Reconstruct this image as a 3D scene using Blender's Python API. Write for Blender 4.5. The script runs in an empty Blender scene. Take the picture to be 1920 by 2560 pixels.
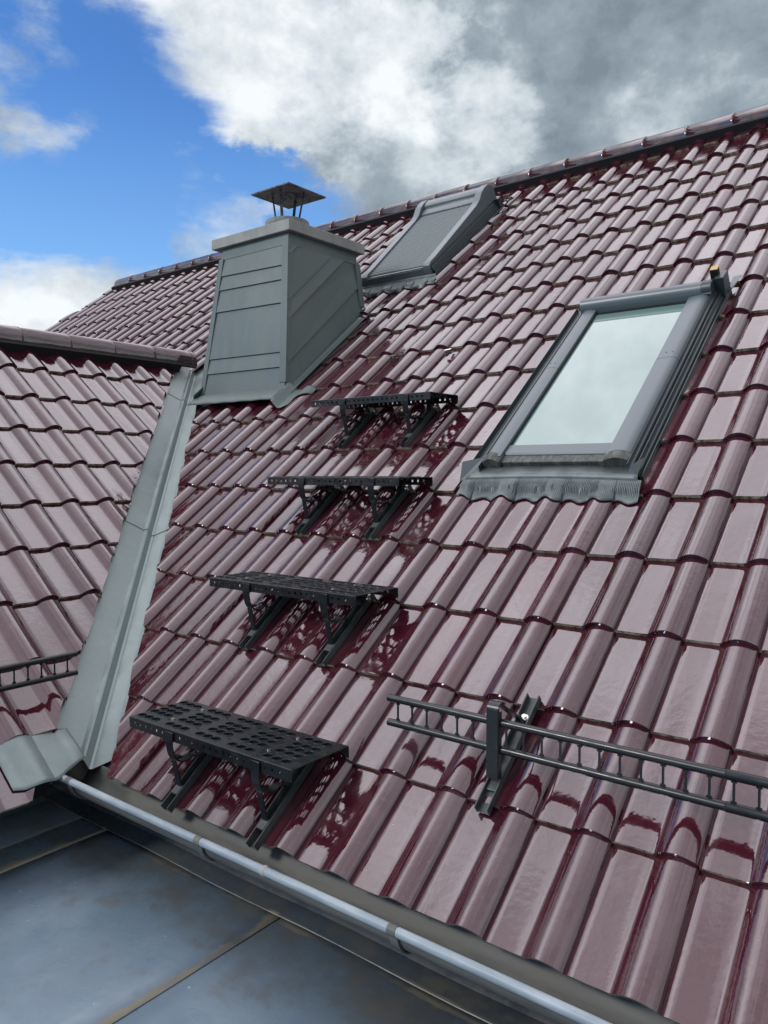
import bpy, bmesh, math, random
import numpy as np
from mathutils import Vector, Matrix
random.seed(7); rng = np.random.default_rng(11)
R = math.radians
S = bpy.context.scene
COL = S.collection
# ------------------------------------------------------------------ camera
PITCH = R(38.0); SA, CA = math.sin(PITCH), math.cos(PITCH)
cam_d = bpy.data.cameras.new('camera'); cam = bpy.data.objects.new('camera', cam_d); COL.objects.link(cam)
cam_d.sensor_fit = 'HORIZONTAL'; cam_d.sensor_width = 36.0; cam_d.lens = 1941 / 1920 * 36
cam_d.clip_start = 0.05; cam_d.clip_end = 6000
rx = Vector((0.784, 0.620, -0.003)).normalized(); fw = Vector((-0.619, 0.783, -0.054)).normalized()
rx = (rx - fw * rx.dot(fw)).normalized(); uy = rx.cross(fw)
M = Matrix((rx, uy, -fw)).transposed().to_4x4(); M.translation = Vector((1.773, -2.606, 0.299))
cam.matrix_world = M
S.camera = cam
S.view_settings.view_transform = 'Standard'; S.view_settings.look = 'None'
S.view_settings.exposure = 0.12; S.view_settings.gamma = 1.0
# ------------------------------------------------------------------ sun and sky
SUN_EL, SUN_AZ = R(36), R(210)          # azimuth clockwise from +Y
sv = Vector((math.sin(SUN_AZ) * math.cos(SUN_EL), math.cos(SUN_AZ) * math.cos(SUN_EL), math.sin(SUN_EL)))
sl = bpy.data.lights.new('sun', 'SUN'); sl.energy = 1.6; sl.angle = R(12.0); sl.color = (1.0, 0.95, 0.88)
so = bpy.data.objects.new('sun', sl); COL.objects.link(so); so.rotation_euler = sv.to_track_quat('Z', 'Y').to_euler()

W = bpy.data.worlds.new('World'); S.world = W; W.use_nodes = True
nt = W.node_tree; nt.nodes.clear(); N = nt.nodes.new; L = nt.links.new
class NB:
    """tiny helper for node graphs"""
    def __init__(s, nt): s.nt = nt
    def n(s, t, **k):
        n = s.nt.nodes.new(t)
        for a, b in k.items(): setattr(n, a, b)
        return n
    def put(s, sock, v):
        if hasattr(v, 'links') or isinstance(v, bpy.types.NodeSocket): s.nt.links.new(v, sock)
        else: sock.default_value = v
    def math(s, op, a, b=0.0, clamp=False):
        n = s.n('ShaderNodeMath', operation=op, use_clamp=clamp); s.put(n.inputs[0], a); s.put(n.inputs[1], b); return n.outputs[0]
    def dot(s, a, v):
        n = s.n('ShaderNodeVectorMath', operation='DOT_PRODUCT'); s.put(n.inputs[0], a); n.inputs[1].default_value = v; return n.outputs['Value']
    def mr(s, v, a, b, c=0.0, d=1.0, smooth=True):
        n = s.n('ShaderNodeMapRange', interpolation_type='SMOOTHSTEP' if smooth else 'LINEAR'); s.put(n.inputs[0], v)
        n.inputs[1].default_value, n.inputs[2].default_value, n.inputs[3].default_value, n.inputs[4].default_value = a, b, c, d
        return n.outputs[0]
    def noise(s, vec, scale, detail=6, rough=0.55, dist=0.0, dim='3D'):
        n = s.n('ShaderNodeTexNoise', noise_dimensions=dim); 
        if vec is not None: s.put(n.inputs['Vector'], vec)
        n.inputs['Scale'].default_value = scale; n.inputs['Detail'].default_value = detail
        n.inputs['Roughness'].default_value = rough; n.inputs['Distortion'].default_value = dist
        return n.outputs['Fac']
    def mix(s, f, a, b, blend='MIX'):
        n = s.n('ShaderNodeMix', data_type='RGBA', blend_type=blend); s.put(n.inputs[0], f); s.put(n.inputs[6], a); s.put(n.inputs[7], b); return n.outputs[2]
    def scale(s, vec, v, loc=(0, 0, 0), rot=(0, 0, 0)):
        n = s.n('ShaderNodeMapping'); s.put(n.inputs[0], vec); n.inputs['Scale'].default_value = v; n.inputs['Location'].default_value = loc; n.inputs['Rotation'].default_value = rot; return n.outputs[0]

def build_sky():
    b = NB(nt)
    out = N('ShaderNodeOutputWorld'); bg = N('ShaderNodeBackground'); L(bg.outputs[0], out.inputs[0])
    sky = N('ShaderNodeTexSky'); sky.sky_type = 'NISHITA'; sky.sun_disc = False
    sky.sun_elevation = SUN_EL; sky.sun_rotation = SUN_AZ; sky.air_density = 1.0; sky.dust_density = 0.3; sky.ozone_density = 2.5
    d = N('ShaderNodeTexCoord').outputs['Generated']
    zz = b.dot(d, (0, 0, 1))
    K = 10.0                                   # clouds are given in picture brightness, the background strength is 0.1
    blue = b.mix(1.0, sky.outputs[0], (0.72, 1.20, 1.75, 1), 'MULTIPLY')
    blue = b.mix(b.mr(zz, 0.46, 0.12, 0.0, 0.60), blue, (3.0, 5.6, 9.0, 1))      # paler towards the horizon
    # fractal fields, flattened a little towards the horizon; a soft warp first so that no outline is round
    dv = b.scale(d, (1.0, 1.0, 1.5))
    f1 = b.noise(dv, 3.3, 12, 0.57, 0.0)
    f2 = b.noise(b.scale(d, (1, 1, 1.35), (3.1, 1.7, 0.4)), 6.0, 12, 0.60, 0.0)
    f4 = b.noise(b.scale(d, (1, 1, 1.3), (7.3, 2.2, 5.1)), 15.0, 10, 0.62, 0.15)
    f3 = b.noise(b.scale(d, (1.0, 1.0, 3.2), (0.4, 5.2, 2.0), (0, 0, 0.5)), 4.2, 12, 0.62, 0.3)
    # where the clouds stand
    side = b.mr(b.dot(d, (0.669, 0.440, 0.599)), -0.10, 0.13)            # the big bank to the right of the blue gap
    over = b.mr(zz, 0.46, 0.62)
    low = b.mr(zz, 0.31, 0.17)
    cov = b.math('MAXIMUM', side, over)
    cov = b.math('MAXIMUM', cov, b.math('MULTIPLY', low, 0.62))
    wn = b.n('ShaderNodeTexNoise'); b.put(wn.inputs['Vector'], dv); wn.inputs['Scale'].default_value = 5.0; wn.inputs['Detail'].default_value = 12; wn.inputs['Roughness'].default_value = 0.62
    wv = b.n('ShaderNodeVectorMath', operation='MULTIPLY_ADD'); b.put(wv.inputs[0], wn.outputs['Color']); wv.inputs[1].default_value = (.34, .34, .34); wv.inputs[2].default_value = (-.17, -.17, -.17)
    wa = b.n('ShaderNodeVectorMath', operation='ADD'); b.put(wa.inputs[0], d); b.put(wa.inputs[1], wv.outputs[0])
    wd = b.n('ShaderNodeVectorMath', operation='NORMALIZE'); b.put(wd.inputs[0], wa.outputs[0]); wd = wd.outputs[0]
    def blob(c, r0, r1): return b.mr(b.dot(wd, Vector(c).normalized()), math.cos(r1), math.cos(r0))
    cov = b.math('MAXIMUM', cov, b.math('MULTIPLY', blob((-0.97, -0.12, 0.25), 0.30, 0.62), 0.8))  # unseen cloud left of view, added to keep blue out of tile reflections
    puff = blob((-0.715, 0.628, 0.29), 0.01, 0.13)
    cov = b.math('MAXIMUM', cov, b.math('MULTIPLY', puff, 0.47))
    wis = b.math('MULTIPLY', blob((-0.80, 0.44, 0.43), 0.02, 0.25), 0.27)
    cov = b.math('MAXIMUM', cov, wis)
    cov = b.math('SUBTRACT', cov, b.math('MULTIPLY', blob((-0.640, 0.690, 0.315), 0.01, 0.09), 0.45))
    fs = b.math('ADD', b.math('MULTIPLY', f1, 0.6), b.math('MULTIPLY', f3, 0.4))
    dens = b.math('ADD', b.math('MULTIPLY', cov, 0.80), b.math('MULTIPLY', b.math('SUBTRACT', fs, 0.5), 2.1))
    dens = b.math('ADD', dens, b.math('MULTIPLY', b.math('SUBTRACT', f4, 0.5), 0.35))
    dens = b.mr(dens, 0.19, 0.52)
    # shading of the clouds: pale rim, grey body up right
    dark = b.math('MAXIMUM', blob((-0.33, 0.82, 0.47), 0.06, 0.26), b.math('MULTIPLY', blob((-0.58, 0.73, 0.34), 0.02, 0.15), 0.55))
    dark = b.math('ADD', dark, b.math('MULTIPLY', blob((-0.25, 0.89, 0.38), 0.03, 0.3), 0.45), True)
    brt = b.math('MAXIMUM', blob((-0.655, 0.60, 0.455), 0.03, 0.16), blob((-0.545, 0.71, 0.45), 0.01, 0.085))
    brt = b.math('MAXIMUM', brt, b.math('MULTIPLY', blob((-0.461, 0.791, 0.402), 0.004, 0.06), 0.9))
    brt = b.math('MAXIMUM', brt, b.math('MULTIPLY', low, 0.7))
    sh = b.math('ADD', b.math('MULTIPLY', dark, 0.35), 0.45)
    sh = b.math('SUBTRACT', sh, b.math('MULTIPLY', brt, 0.30))
    sh = b.math('ADD', sh, b.math('MULTIPLY', b.math('SUBTRACT', f2, 0.5), 1.5))
    sh = b.math('ADD', sh, b.math('MULTIPLY', b.math('SUBTRACT', f4, 0.5), 0.9))
    ramp = N('ShaderNodeValToRGB'); L(sh, ramp.inputs[0]); e = ramp.color_ramp.elements
    e[0].position = 0.08; e[0].color = (0.86, 0.90, 0.92, 1)
    e[1].position = 1.0; e[1].color = (0.20, 0.25, 0.30, 1)
    m = e.new(0.42); m.color = (0.57, 0.635, 0.685, 1)
    m = e.new(0.70); m.color = (0.31, 0.375, 0.43, 1)
    # bright cloud overhead out of view, added to feed the tile and glass reflections
    oh = b.mr(zz, 0.56, 0.80)
    gl = b.math('MULTIPLY', b.mr(b.dot(d, (-0.7, 0.7, -0.1)), -0.22, 0.62, 0.92, 2.85), b.mr(b.dot(d, (0, 1, 0)), 0.15, 0.68, 1.0, 0.55))          # brightest up and to the left, duller to the right
    gl = b.math('MULTIPLY', gl, b.mr(b.math('ADD', b.math('MULTIPLY', f1, 0.5), b.math('MULTIPLY', f2, 0.5)), 0.36, 0.64, 0.70, 1.30))
    hi = b.n('ShaderNodeCombineColor'); b.put(hi.inputs[0], b.math('MULTIPLY', gl, 1.03)); b.put(hi.inputs[1], gl); b.put(hi.inputs[2], b.math('MULTIPLY', gl, 1.08)); hi = hi.outputs[0]
    cl = b.mix(oh, ramp.outputs[0], hi)
    clk = b.mix(1.0, cl, (K, K, K, 1), 'MULTIPLY')
    # horizon below stays plain
    fin = b.mix(dens, blue, clk)
    L(fin, bg.inputs[0]); bg.inputs[1].default_value = 0.1
build_sky()

# ------------------------------------------------------------------ helpers
G = 0.33468; TW = 0.21; EAVE = -1.335
def rp(u, s, h=0.0): return Vector((u, s * CA - h * SA, s * SA + h * CA))
class MB:
    def __init__(s): s.v = []; s.f = []; s.m = []
    def add(s, vs, fs, m=0):
        o = len(s.v); s.v += [tuple(v) for v in vs]; s.f += [tuple(i + o for i in f) for f in fs]; s.m += [m] * len(fs)
    def box(s, x0, x1, y0, y1, z0, z1, fn=None, m=0):
        vs = [(x, y, z) for z in (z0, z1) for y in (y0, y1) for x in (x0, x1)]
        if fn: vs = [fn(*v) for v in vs]
        s.add(vs, [(0, 2, 3, 1), (4, 5, 7, 6), (0, 1, 5, 4), (2, 6, 7, 3), (0, 4, 6, 2), (1, 3, 7, 5)], m)
    def loft(s, loops, closed=True, caps=True, m=0):
        n = len(loops[0]); vs = [v for l in loops for v in l]; fs = []
        for i in range(len(loops) - 1):
            for j in range(n if closed else n - 1):
                k = (j + 1) % n; fs.append((i * n + j, i * n + k, (i + 1) * n + k, (i + 1) * n + j))
        if caps and closed:
            fs.append(tuple(range(n))[::-1]); fs.append(tuple((len(loops) - 1) * n + j for j in range(n)))
        s.add(vs, fs, m)
    def prism(s, poly, ext, m=0):          # poly: points, ext: vector
        e = Vector(ext); s.loft([[Vector(p) for p in poly], [Vector(p) + e for p in poly]], True, True, m)
    def tube(s, pts, r, n=10, m=0, caps=True, closed=False):
        pts = [Vector(p) for p in pts]; loops = []; up = None
        for i, p in enumerate(pts):
            a = pts[max(i - 1, 0)]; c = pts[min(i + 1, len(pts) - 1)]; t = (c - a).normalized()
            if up is None: up = t.orthogonal().normalized()
            up = (up - t * up.dot(t)).normalized(); sd = t.cross(up)
            rr = r[i] if isinstance(r, (list, tuple)) else r
            loops.append([p + (up * math.cos(q) + sd * math.sin(q)) * rr for q in [2 * math.pi * k / n for k in range(n)]])
        s.loft(loops, True, caps, m)
    def strap(s, pts, wdir, w, th, m=0):   # flat strap following pts, width along wdir
        pts = [Vector(p) for p in pts]; wd = Vector(wdir).normalized(); loops = []
        for i, p in enumerate(pts):
            a = pts[max(i - 1, 0)]; c = pts[min(i + 1, len(pts) - 1)]; t = (c - a).normalized(); nn = t.cross(wd).normalized()
            loops.append([p + wd * w / 2 + nn * th / 2, p - wd * w / 2 + nn * th / 2, p - wd * w / 2 - nn * th / 2, p + wd * w / 2 - nn * th / 2])
        s.loft(loops, True, True, m)
    def sheet(s, grid, m=0):               # grid[i][j] points
        ni, nj = len(grid), len(grid[0]); vs = [p for r_ in grid for p in r_]
        s.add(vs, [(i * nj + j, i * nj + j + 1, (i + 1) * nj + j + 1, (i + 1) * nj + j) for i in range(ni - 1) for j in range(nj - 1)], m)
    def disc(s, c, nrm, r, th, n=8, m=0):
        nrm = Vector(nrm).normalized(); s.tube([Vector(c), Vector(c) + nrm * th], r, n, m)
    def build(s, name, mats, parent=None, smooth=True, bevel=0.0, solid=0.0, fix=True, auto=35):
        me = bpy.data.meshes.new(name); me.from_pydata(s.v, [], s.f)
        for mt in (mats if isinstance(mats, (list, tuple)) else [mats]): me.materials.append(mt)
        me.polygons.foreach_set('material_index', s.m)
        if fix:
            bm = bmesh.new(); bm.from_mesh(me); bmesh.ops.recalc_face_normals(bm, faces=bm.faces); bm.to_mesh(me); bm.free()
        if smooth:
            me.polygons.foreach_set('use_smooth', [True] * len(me.polygons)); me.set_sharp_from_angle(angle=R(auto))
        o = bpy.data.objects.new(name, me); COL.objects.link(o)
        if parent: o.parent = parent
        if solid: md = o.modifiers.new('thick', 'SOLIDIFY'); md.thickness = solid; md.offset = 0
        if bevel: md = o.modifiers.new('bevel', 'BEVEL'); md.width = bevel; md.segments = 2; md.limit_method = 'ANGLE'; md.angle_limit = R(40); md.harden_normals = False
        return o
def thing(name, label, cat, loc=(0, 0, 0), rot=(0, 0, 0), group=None):
    o = bpy.data.objects.new(name, None); COL.objects.link(o); o.location = loc; o.rotation_euler = rot; o.empty_display_size = 0.1
    o['label'] = label; o['category'] = cat
    if group: o['group'] = group
    return o
def kids(o): return [c for c in bpy.data.objects if c.parent == o]
def copy_tree(o, parent=None):
    c = o.copy(); COL.objects.link(c)
    if parent: c.parent = parent
    for ch in kids(o): copy_tree(ch, c)
    return c
def plate_with_holes(name, outer, holes, th, mat, parent, fn):
    """flat sheet with round or square holes cut through; fn maps (x,y,z) to the parent's space"""
    cu = bpy.data.curves.new(name, 'CURVE'); cu.dimensions = '2D'; cu.fill_mode = 'BOTH'; cu.extrude = th / 2
    def spl(pts):
        sp = cu.splines.new('POLY'); sp.points.add(len(pts) - 1)
        for p, q in zip(sp.points, pts): p.co = (q[0], q[1], 0, 1)
        sp.use_cyclic_u = True
    spl(outer)
    for h in holes: spl(h)
    t = bpy.data.objects.new(name, cu); COL.objects.link(t)
    dg = bpy.context.evaluated_depsgraph_get(); me = bpy.data.meshes.new_from_object(t.evaluated_get(dg))
    bpy.data.objects.remove(t); bpy.data.curves.remove(cu)
    for v in me.vertices: v.co = fn(*v.co)
    me.materials.clear(); me.materials.append(mat); me.name = name
    o = bpy.data.objects.new(name, me); COL.objects.link(o); o.parent = parent
    return o
def circ(x, y, r, n=14): return [(x + r * math.cos(2 * math.pi * k / n), y + r * math.sin(2 * math.pi * k / n)) for k in range(n)]

# ------------------------------------------------------------------ materials
def mat(name, col, rough=0.5, metal=0.0, ior=1.45, coat=0.0, fn=None):
    m = bpy.data.materials.new(name); m.use_nodes = True; t = m.node_tree; p = t.nodes['Principled BSDF']
    p.inputs['Base Color'].default_value = (*col, 1); p.inputs['Roughness'].default_value = rough; p.inputs['Metallic'].default_value = metal
    p.inputs['IOR'].default_value = ior; p.inputs['Coat Weight'].default_value = coat; p.inputs['Coat Roughness'].default_value = 0.03
    if fn: fn(NB(t), p, t)
    return m
def obj_co(b): return b.n('ShaderNodeTexCoord').outputs['Object']
def bump(b, p, h, strength=0.1, dist=0.01):
    n = b.n('ShaderNodeBump'); n.inputs['Strength'].default_value = strength; n.inputs['Distance'].default_value = dist
    b.put(n.inputs['Height'], h); b.nt.links.new(n.outputs[0], p.inputs['Normal'])
def f_glaze(b, p, t):
    at = b.n('ShaderNodeAttribute', attribute_name='tone').outputs['Fac']
    sh_ = b.n('ShaderNodeVectorMath', operation='ADD'); b.put(sh_.inputs[0], obj_co(b)); cc_ = b.n('ShaderNodeCombineXYZ'); b.put(cc_.inputs[0], b.math('MULTIPLY', at, 13.0)); b.put(cc_.inputs[2], b.math('MULTIPLY', at, 7.0)); b.put(sh_.inputs[1], cc_.outputs[0]); co = sh_.outputs[0]   # every tile has its own marks
    big = b.noise(co, 2.3, 3); fine = b.noise(co, 60, 4)
    c = b.mix(at, (0.039, 0.0060, 0.0120, 1), (0.057, 0.0096, 0.0175, 1))
    dust = b.mr(b.noise(b.scale(co, (30, 6, 30)), 1.0, 5, 0.65), 0.52, 0.80)
    c = b.mix(b.math('MULTIPLY', dust, 0.05), c, (0.30, 0.25, 0.24, 1))
    spk = b.mr(b.noise(co, 130, 2, 0.4), 0.80, 0.82); c = b.mix(b.math('MULTIPLY', spk, 0.8), c, (0.42, 0.40, 0.35, 1))
    film = b.mr(b.noise(co, 5.5, 4, 0.6, 0.6), 0.50, 0.68)
    c = b.mix(b.math('MULTIPLY', film, 0.05), c, (0.30, 0.26, 0.26, 1))
    t.links.new(c, p.inputs['Base Color'])
    r = b.math('ADD', b.math('MULTIPLY', film, 0.07), b.math('ADD', b.math('MULTIPLY', dust, 0.06), b.mr(big, 0.3, 0.7, 0.035, 0.09)))
    t.links.new(r, p.inputs['Roughness'])
    w = b.math('ADD', b.noise(co, 28, 2), b.math('MULTIPLY', b.noise(co, 150, 2), 0.10))
    bump(b, p, w, 0.11, 0.006)
def f_nose(b, p, t):
    co = obj_co(b); n = b.noise(co, 22, 5, 0.65)
    c = b.mix(b.mr(n, 0.38, 0.62), (0.16, 0.145, 0.10, 1), (0.52, 0.48, 0.34, 1))
    c = b.mix(b.mr(b.noise(co, 70, 4), 0.5, 0.7), c, (0.07, 0.05, 0.03, 1))
    t.links.new(c, p.inputs['Base Color'])
def f_clay(b, p, t):
    co = obj_co(b); n = b.noise(co, 40, 5, 0.65)
    t.links.new(b.mix(b.mr(n, 0.35, 0.65), (0.09, 0.035, 0.025, 1), (0.33, 0.12, 0.06, 1)), p.inputs['Base Color'])
def f_clad(b, p, t):
    co = obj_co(b); n = b.noise(co, 1.6, 3); n2 = b.noise(b.scale(co, (14, 14, 1.4)), 1.0, 5)
    c = b.mix(b.mr(n, 0.3, 0.7), (0.098, 0.128, 0.124, 1), (0.118, 0.150, 0.144, 1))
    c = b.mix(b.math('MULTIPLY', b.mr(n2, 0.5, 0.75), 0.25), c, (0.16, 0.185, 0.175, 1))
    t.links.new(c, p.inputs['Base Color']); t.links.new(b.mr(n2, 0.3, 0.7, 0.36, 0.50), p.inputs['Roughness'])
    bump(b, p, b.noise(co, 5, 2), 0.12, 0.02)
def f_zinc(b, p, t):
    co = obj_co(b); n = b.noise(co, 5, 5, 0.6); n2 = b.noise(co, 40, 4, 0.6)
    c = b.mix(b.mr(n, 0.3, 0.7), (0.20, 0.252, 0.250, 1), (0.245, 0.300, 0.295, 1))
    c = b.mix(b.math('MULTIPLY', b.mr(n2, 0.55, 0.75), 0.3), c, (0.33, 0.36, 0.35, 1))
    t.links.new(c, p.inputs['Base Color']); t.links.new(b.mr(n, 0.3, 0.7, 0.34, 0.5), p.inputs['Roughness'])
    bump(b, p, b.noise(co, 9, 2), 0.06, 0.02)
def f_conc(b, p, t):
    co = obj_co(b); n = b.noise(co, 6, 6, 0.65); st = b.noise(b.scale(co, (30, 30, 2.5)), 1.0, 4)
    c = b.mix(b.mr(n, 0.3, 0.7), (0.27, 0.28, 0.27, 1), (0.37, 0.37, 0.355, 1))
    c = b.mix(b.math('MULTIPLY', b.mr(st, 0.56, 0.72), 0.4), c, (0.12, 0.12, 0.11, 1))
    t.links.new(c, p.inputs['Base Color']); bump(b, p, b.noise(co, 90, 4), 0.25, 0.003)
def f_black(b, p, t):
    co = obj_co(b); n = b.noise(co, 30, 4)
    t.links.new(b.mr(n, 0.3, 0.7, 0.22, 0.38), p.inputs['Roughness'])
    dst = b.math('MULTIPLY', b.mr(b.noise(co, 14, 5, 0.7), 0.56, 0.75), 0.22)
    t.links.new(b.mix(dst, (0.0075, 0.010, 0.012, 1), (0.05, 0.05, 0.045, 1)), p.inputs['Base Color'])
def f_steelblack(b, p, t):
    co = obj_co(b)
    t.links.new(b.mix(b.mr(b.noise(co, 18, 5), 0.4, 0.7), (0.03, 0.04, 0.043, 1), (0.06, 0.07, 0.07, 1)), p.inputs['Base Color'])
def f_membrane(b, p, t):
    co = obj_co(b)
    sx = b.n('ShaderNodeSeparateXYZ'); t.links.new(co, sx.inputs[0]); x, y = sx.outputs[0], sx.outputs[1]
    n1 = b.noise(co, 1.7, 5, 0.6); n2 = b.noise(co, 6, 10, 0.70, 0.15); n3 = b.noise(co, 45, 4)
    c = b.mix(b.mr(n1, 0.35, 0.65), (0.125, 0.178, 0.230, 1), (0.185, 0.248, 0.308, 1))
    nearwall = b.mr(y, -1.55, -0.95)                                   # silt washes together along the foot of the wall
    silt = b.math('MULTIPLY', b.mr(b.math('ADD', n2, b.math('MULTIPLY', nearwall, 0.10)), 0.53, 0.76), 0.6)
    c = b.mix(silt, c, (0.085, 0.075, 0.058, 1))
    patchy = b.mr(b.noise(b.scale(co, (9, 2.2, 3)), 1.0, 6, 0.7), 0.34, 0.52)
    def seam(x0, w, a):            # silt caught on the uphill side of a lap: crisp at the lap, ragged on the other side
        ww = b.math('MULTIPLY', b.mr(b.noise(b.scale(co, (3, 3.5, 3), (x0, 0, 0)), 1.0, 5, 0.65), 0.30, 0.70, 0.25, 1.5), w)
        dd = b.math('DIVIDE', b.math('SUBTRACT', x0, x), ww)
        return b.math('MULTIPLY', b.math('MULTIPLY', b.math('MULTIPLY', b.mr(dd, 1.0, 0.45), b.mr(dd, -0.02, 0.02)), patchy), a)
    sm = b.math('MAXIMUM', seam(0.0345, 0.040, 0.85), b.math('MAXIMUM', seam(-0.9305, 0.050, 1.0), seam(-1.1005, 0.030, 0.6)))
    foot = b.math('MULTIPLY', b.math('MULTIPLY', b.mr(b.math('ABSOLUTE', b.math('SUBTRACT', b.math('ADD', y, b.math('MULTIPLY', b.math('SUBTRACT', n2, 0.5), 0.04)), -0.955)), 0.014, 0.004), b.mr(b.noise(b.scale(co, (4, 4, 4)), 1.0, 4, 0.6), 0.42, 0.62)), 0.45)
    sm = b.math('MAXIMUM', b.math('MULTIPLY', sm, b.mr(y, -2.3, -1.2, 0.35, 1.0)), foot)
    c = b.mix(sm, c, (0.20, 0.175, 0.125, 1))
    spk = b.mr(b.noise(co, 60, 1, 0.3), 0.80, 0.82); c = b.mix(spk, c, (0.5, 0.5, 0.45, 1))
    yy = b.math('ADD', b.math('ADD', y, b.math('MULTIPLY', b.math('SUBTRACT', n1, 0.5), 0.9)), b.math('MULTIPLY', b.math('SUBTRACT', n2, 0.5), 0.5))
    painted_dark = b.math('ADD', b.mr(yy, -1.36, -0.94, 0.0, 0.65), b.math('MULTIPLY', b.mr(x, 0.05, 0.7), 0.35), True)      # dark reflection of roof and wall painted into the colour, near wall and right
    painted_dark = b.math('MAXIMUM', b.math('MULTIPLY', painted_dark, b.mr(x, -1.2, -0.4, 0.25, 1.0)), b.mr(y, -0.9575, -0.9545, 0.0, 0.80))
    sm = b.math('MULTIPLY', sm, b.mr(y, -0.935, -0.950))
    c = b.mix(painted_dark, c, b.mix(silt, (0.050, 0.060, 0.070, 1), (0.115, 0.102, 0.080, 1)))
    c = b.mix(sm, c, (0.27, 0.245, 0.18, 1))
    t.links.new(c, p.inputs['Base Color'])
    r = b.math('ADD', b.mr(n2, 0.3, 0.7, 0.22, 0.42), b.math('MULTIPLY', b.math('MAXIMUM', silt, sm), 0.3), True); t.links.new(r, p.inputs['Roughness'])
    bump(b, p, b.math('ADD', n1, b.math('MULTIPLY', n3, 0.06)), 0.25, 0.03)
def f_gutter(b, p, t):
    co = obj_co(b); n = b.noise(b.scale(co, (4, 20, 20)), 1.0, 5, 0.6)
    t.links.new(b.mix(b.mr(n, 0.35, 0.65), (0.075, 0.080, 0.078, 1), (0.13, 0.132, 0.122, 1)), p.inputs['Base Color'])
    t.links.new(b.mr(n, 0.3, 0.7, 0.5, 0.7), p.inputs['Roughness'])
def f_bead(b, p, t):
    co = obj_co(b); n = b.noise(b.scale(co, (9, 40, 40)), 1.0, 5, 0.6)
    t.links.new(b.mix(b.mr(n, 0.35, 0.7), (0.22, 0.27, 0.31, 1), (0.31, 0.36, 0.40, 1)), p.inputs['Base Color'])
def f_pane(b, p, t):
    pass
M_TILE = mat('glazed_maroon_tile', (0.06, 0.01, 0.014), 0.06, 0, 2.0, 0.0, f_glaze)
M_NOSE = mat('mossy_tile_edge', (0.2, 0.18, 0.11), 0.85, 0, 1.4, 0, f_nose)
M_CLAY = mat('cut_clay_edge', (0.3, 0.1, 0.05), 0.85, 0, 1.4, 0, f_clay)
M_UNDER = mat('dark_underlay', (0.012, 0.012, 0.016), 0.8)
M_CLAD = mat('grey_green_sheet', (0.13, 0.16, 0.16), 0.42, 0, 1.5, 0, f_clad)
M_ZINC = mat('weathered_zinc', (0.2, 0.24, 0.24), 0.42, 0.25, 1.5, 0, f_zinc)
M_CONC = mat('cap_concrete', (0.3, 0.3, 0.29), 0.8, 0, 1.4, 0, f_conc)
M_BLACK = mat('black_powder_coat', (0.008, 0.01, 0.012), 0.3, 0, 1.5, 0, f_black)
M_RAIL = mat('dark_grey_rail', (0.04, 0.05, 0.05), 0.4, 0, 1.5, 0, f_steelblack)
M_STEEL = mat('bright_steel', (0.75, 0.73, 0.68), 0.22, 1.0)
def f_soot(b, p, t):
    co = obj_co(b); n = b.noise(co, 14, 6, 0.7, 0.8)
    t.links.new(b.mix(b.mr(n, 0.36, 0.64), (0.022, 0.025, 0.030, 1), (0.13, 0.135, 0.145, 1)), p.inputs['Base Color'])
M_COWL = mat('sooty_steel', (0.10, 0.10, 0.10), 0.5, 0.3, 1.5, 0, f_soot)
def f_mortar(b, p, t):
    co = obj_co(b); n = b.noise(co, 12, 6, 0.65)
    t.links.new(b.mix(b.mr(n, 0.35, 0.65), (0.16, 0.17, 0.17, 1), (0.25, 0.255, 0.25, 1)), p.inputs['Base Color'])
M_MORT = mat('grey_mortar', (0.2, 0.2, 0.2), 0.85, 0, 1.4, 0, f_mortar)
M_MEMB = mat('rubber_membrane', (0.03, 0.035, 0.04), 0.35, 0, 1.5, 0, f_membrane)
M_GUT = mat('dull_gutter_zinc', (0.09, 0.09, 0.085), 0.5, 0.0, 1.5, 0, f_gutter)
M_BEAD = mat('pale_gutter_bead', (0.36, 0.42, 0.46), 0.45, 0.0, 1.45, 0, f_bead)
M_FRAME = mat('grey_window_cover', (0.105, 0.130, 0.145), 0.34, 0.0, 1.5, 0.0)
M_FRDK = mat('dark_window_cladding', (0.035, 0.05, 0.055), 0.35, 0.0, 1.5)
M_SEAL = mat('black_rubber_seal', (0.008, 0.009, 0.01), 0.6)
M_SHUT = mat('shutter_slats', (0.105, 0.132, 0.138), 0.6, 0, 1.5)
def f_lead(b, p, t):
    co = obj_co(b); n = b.noise(co, 12, 5)
    t.links.new(b.mix(b.mr(n, 0.35, 0.65), (0.080, 0.100, 0.102, 1), (0.130, 0.155, 0.155, 1)), p.inputs['Base Color'])
M_LEAD = mat('lead_apron', (0.13, 0.15, 0.15), 0.45, 0.1, 1.5, 0, f_lead)
def f_grime(b, p, t):
    co = obj_co(b); n = b.noise(b.scale(co, (60, 20, 20)), 1.0, 5, 0.65)
    t.links.new(b.mix(b.mr(n, 0.40, 0.66), (0.045, 0.052, 0.053, 1), (0.125, 0.125, 0.105, 1)), p.inputs['Base Color'])
M_GRIME = mat('grimy_sill_plastic', (0.06, 0.06, 0.05), 0.6, 0, 1.5, 0, f_grime)
M_WOOD = mat('raw_wood', (0.55, 0.36, 0.14), 0.6)
def f_glass(b, p, t):
    p.inputs['Metallic'].default_value = 0.0
    p.inputs['Coat Weight'].default_value = 1.0; p.inputs['Coat IOR'].default_value = 1.9; p.inputs['Coat Roughness'].default_value = 0.005
M_GLASS = mat('coated_pane', (0.13, 0.21, 0.19), 0.02, 0, 2.5, 0.0)
M_GLASS.node_tree.nodes['Principled BSDF'].inputs['Specular Tint'].default_value = (0.92, 1.0, 0.985, 1)
M_WALL = mat('render_wall', (0.5, 0.48, 0.44), 0.9)
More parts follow.
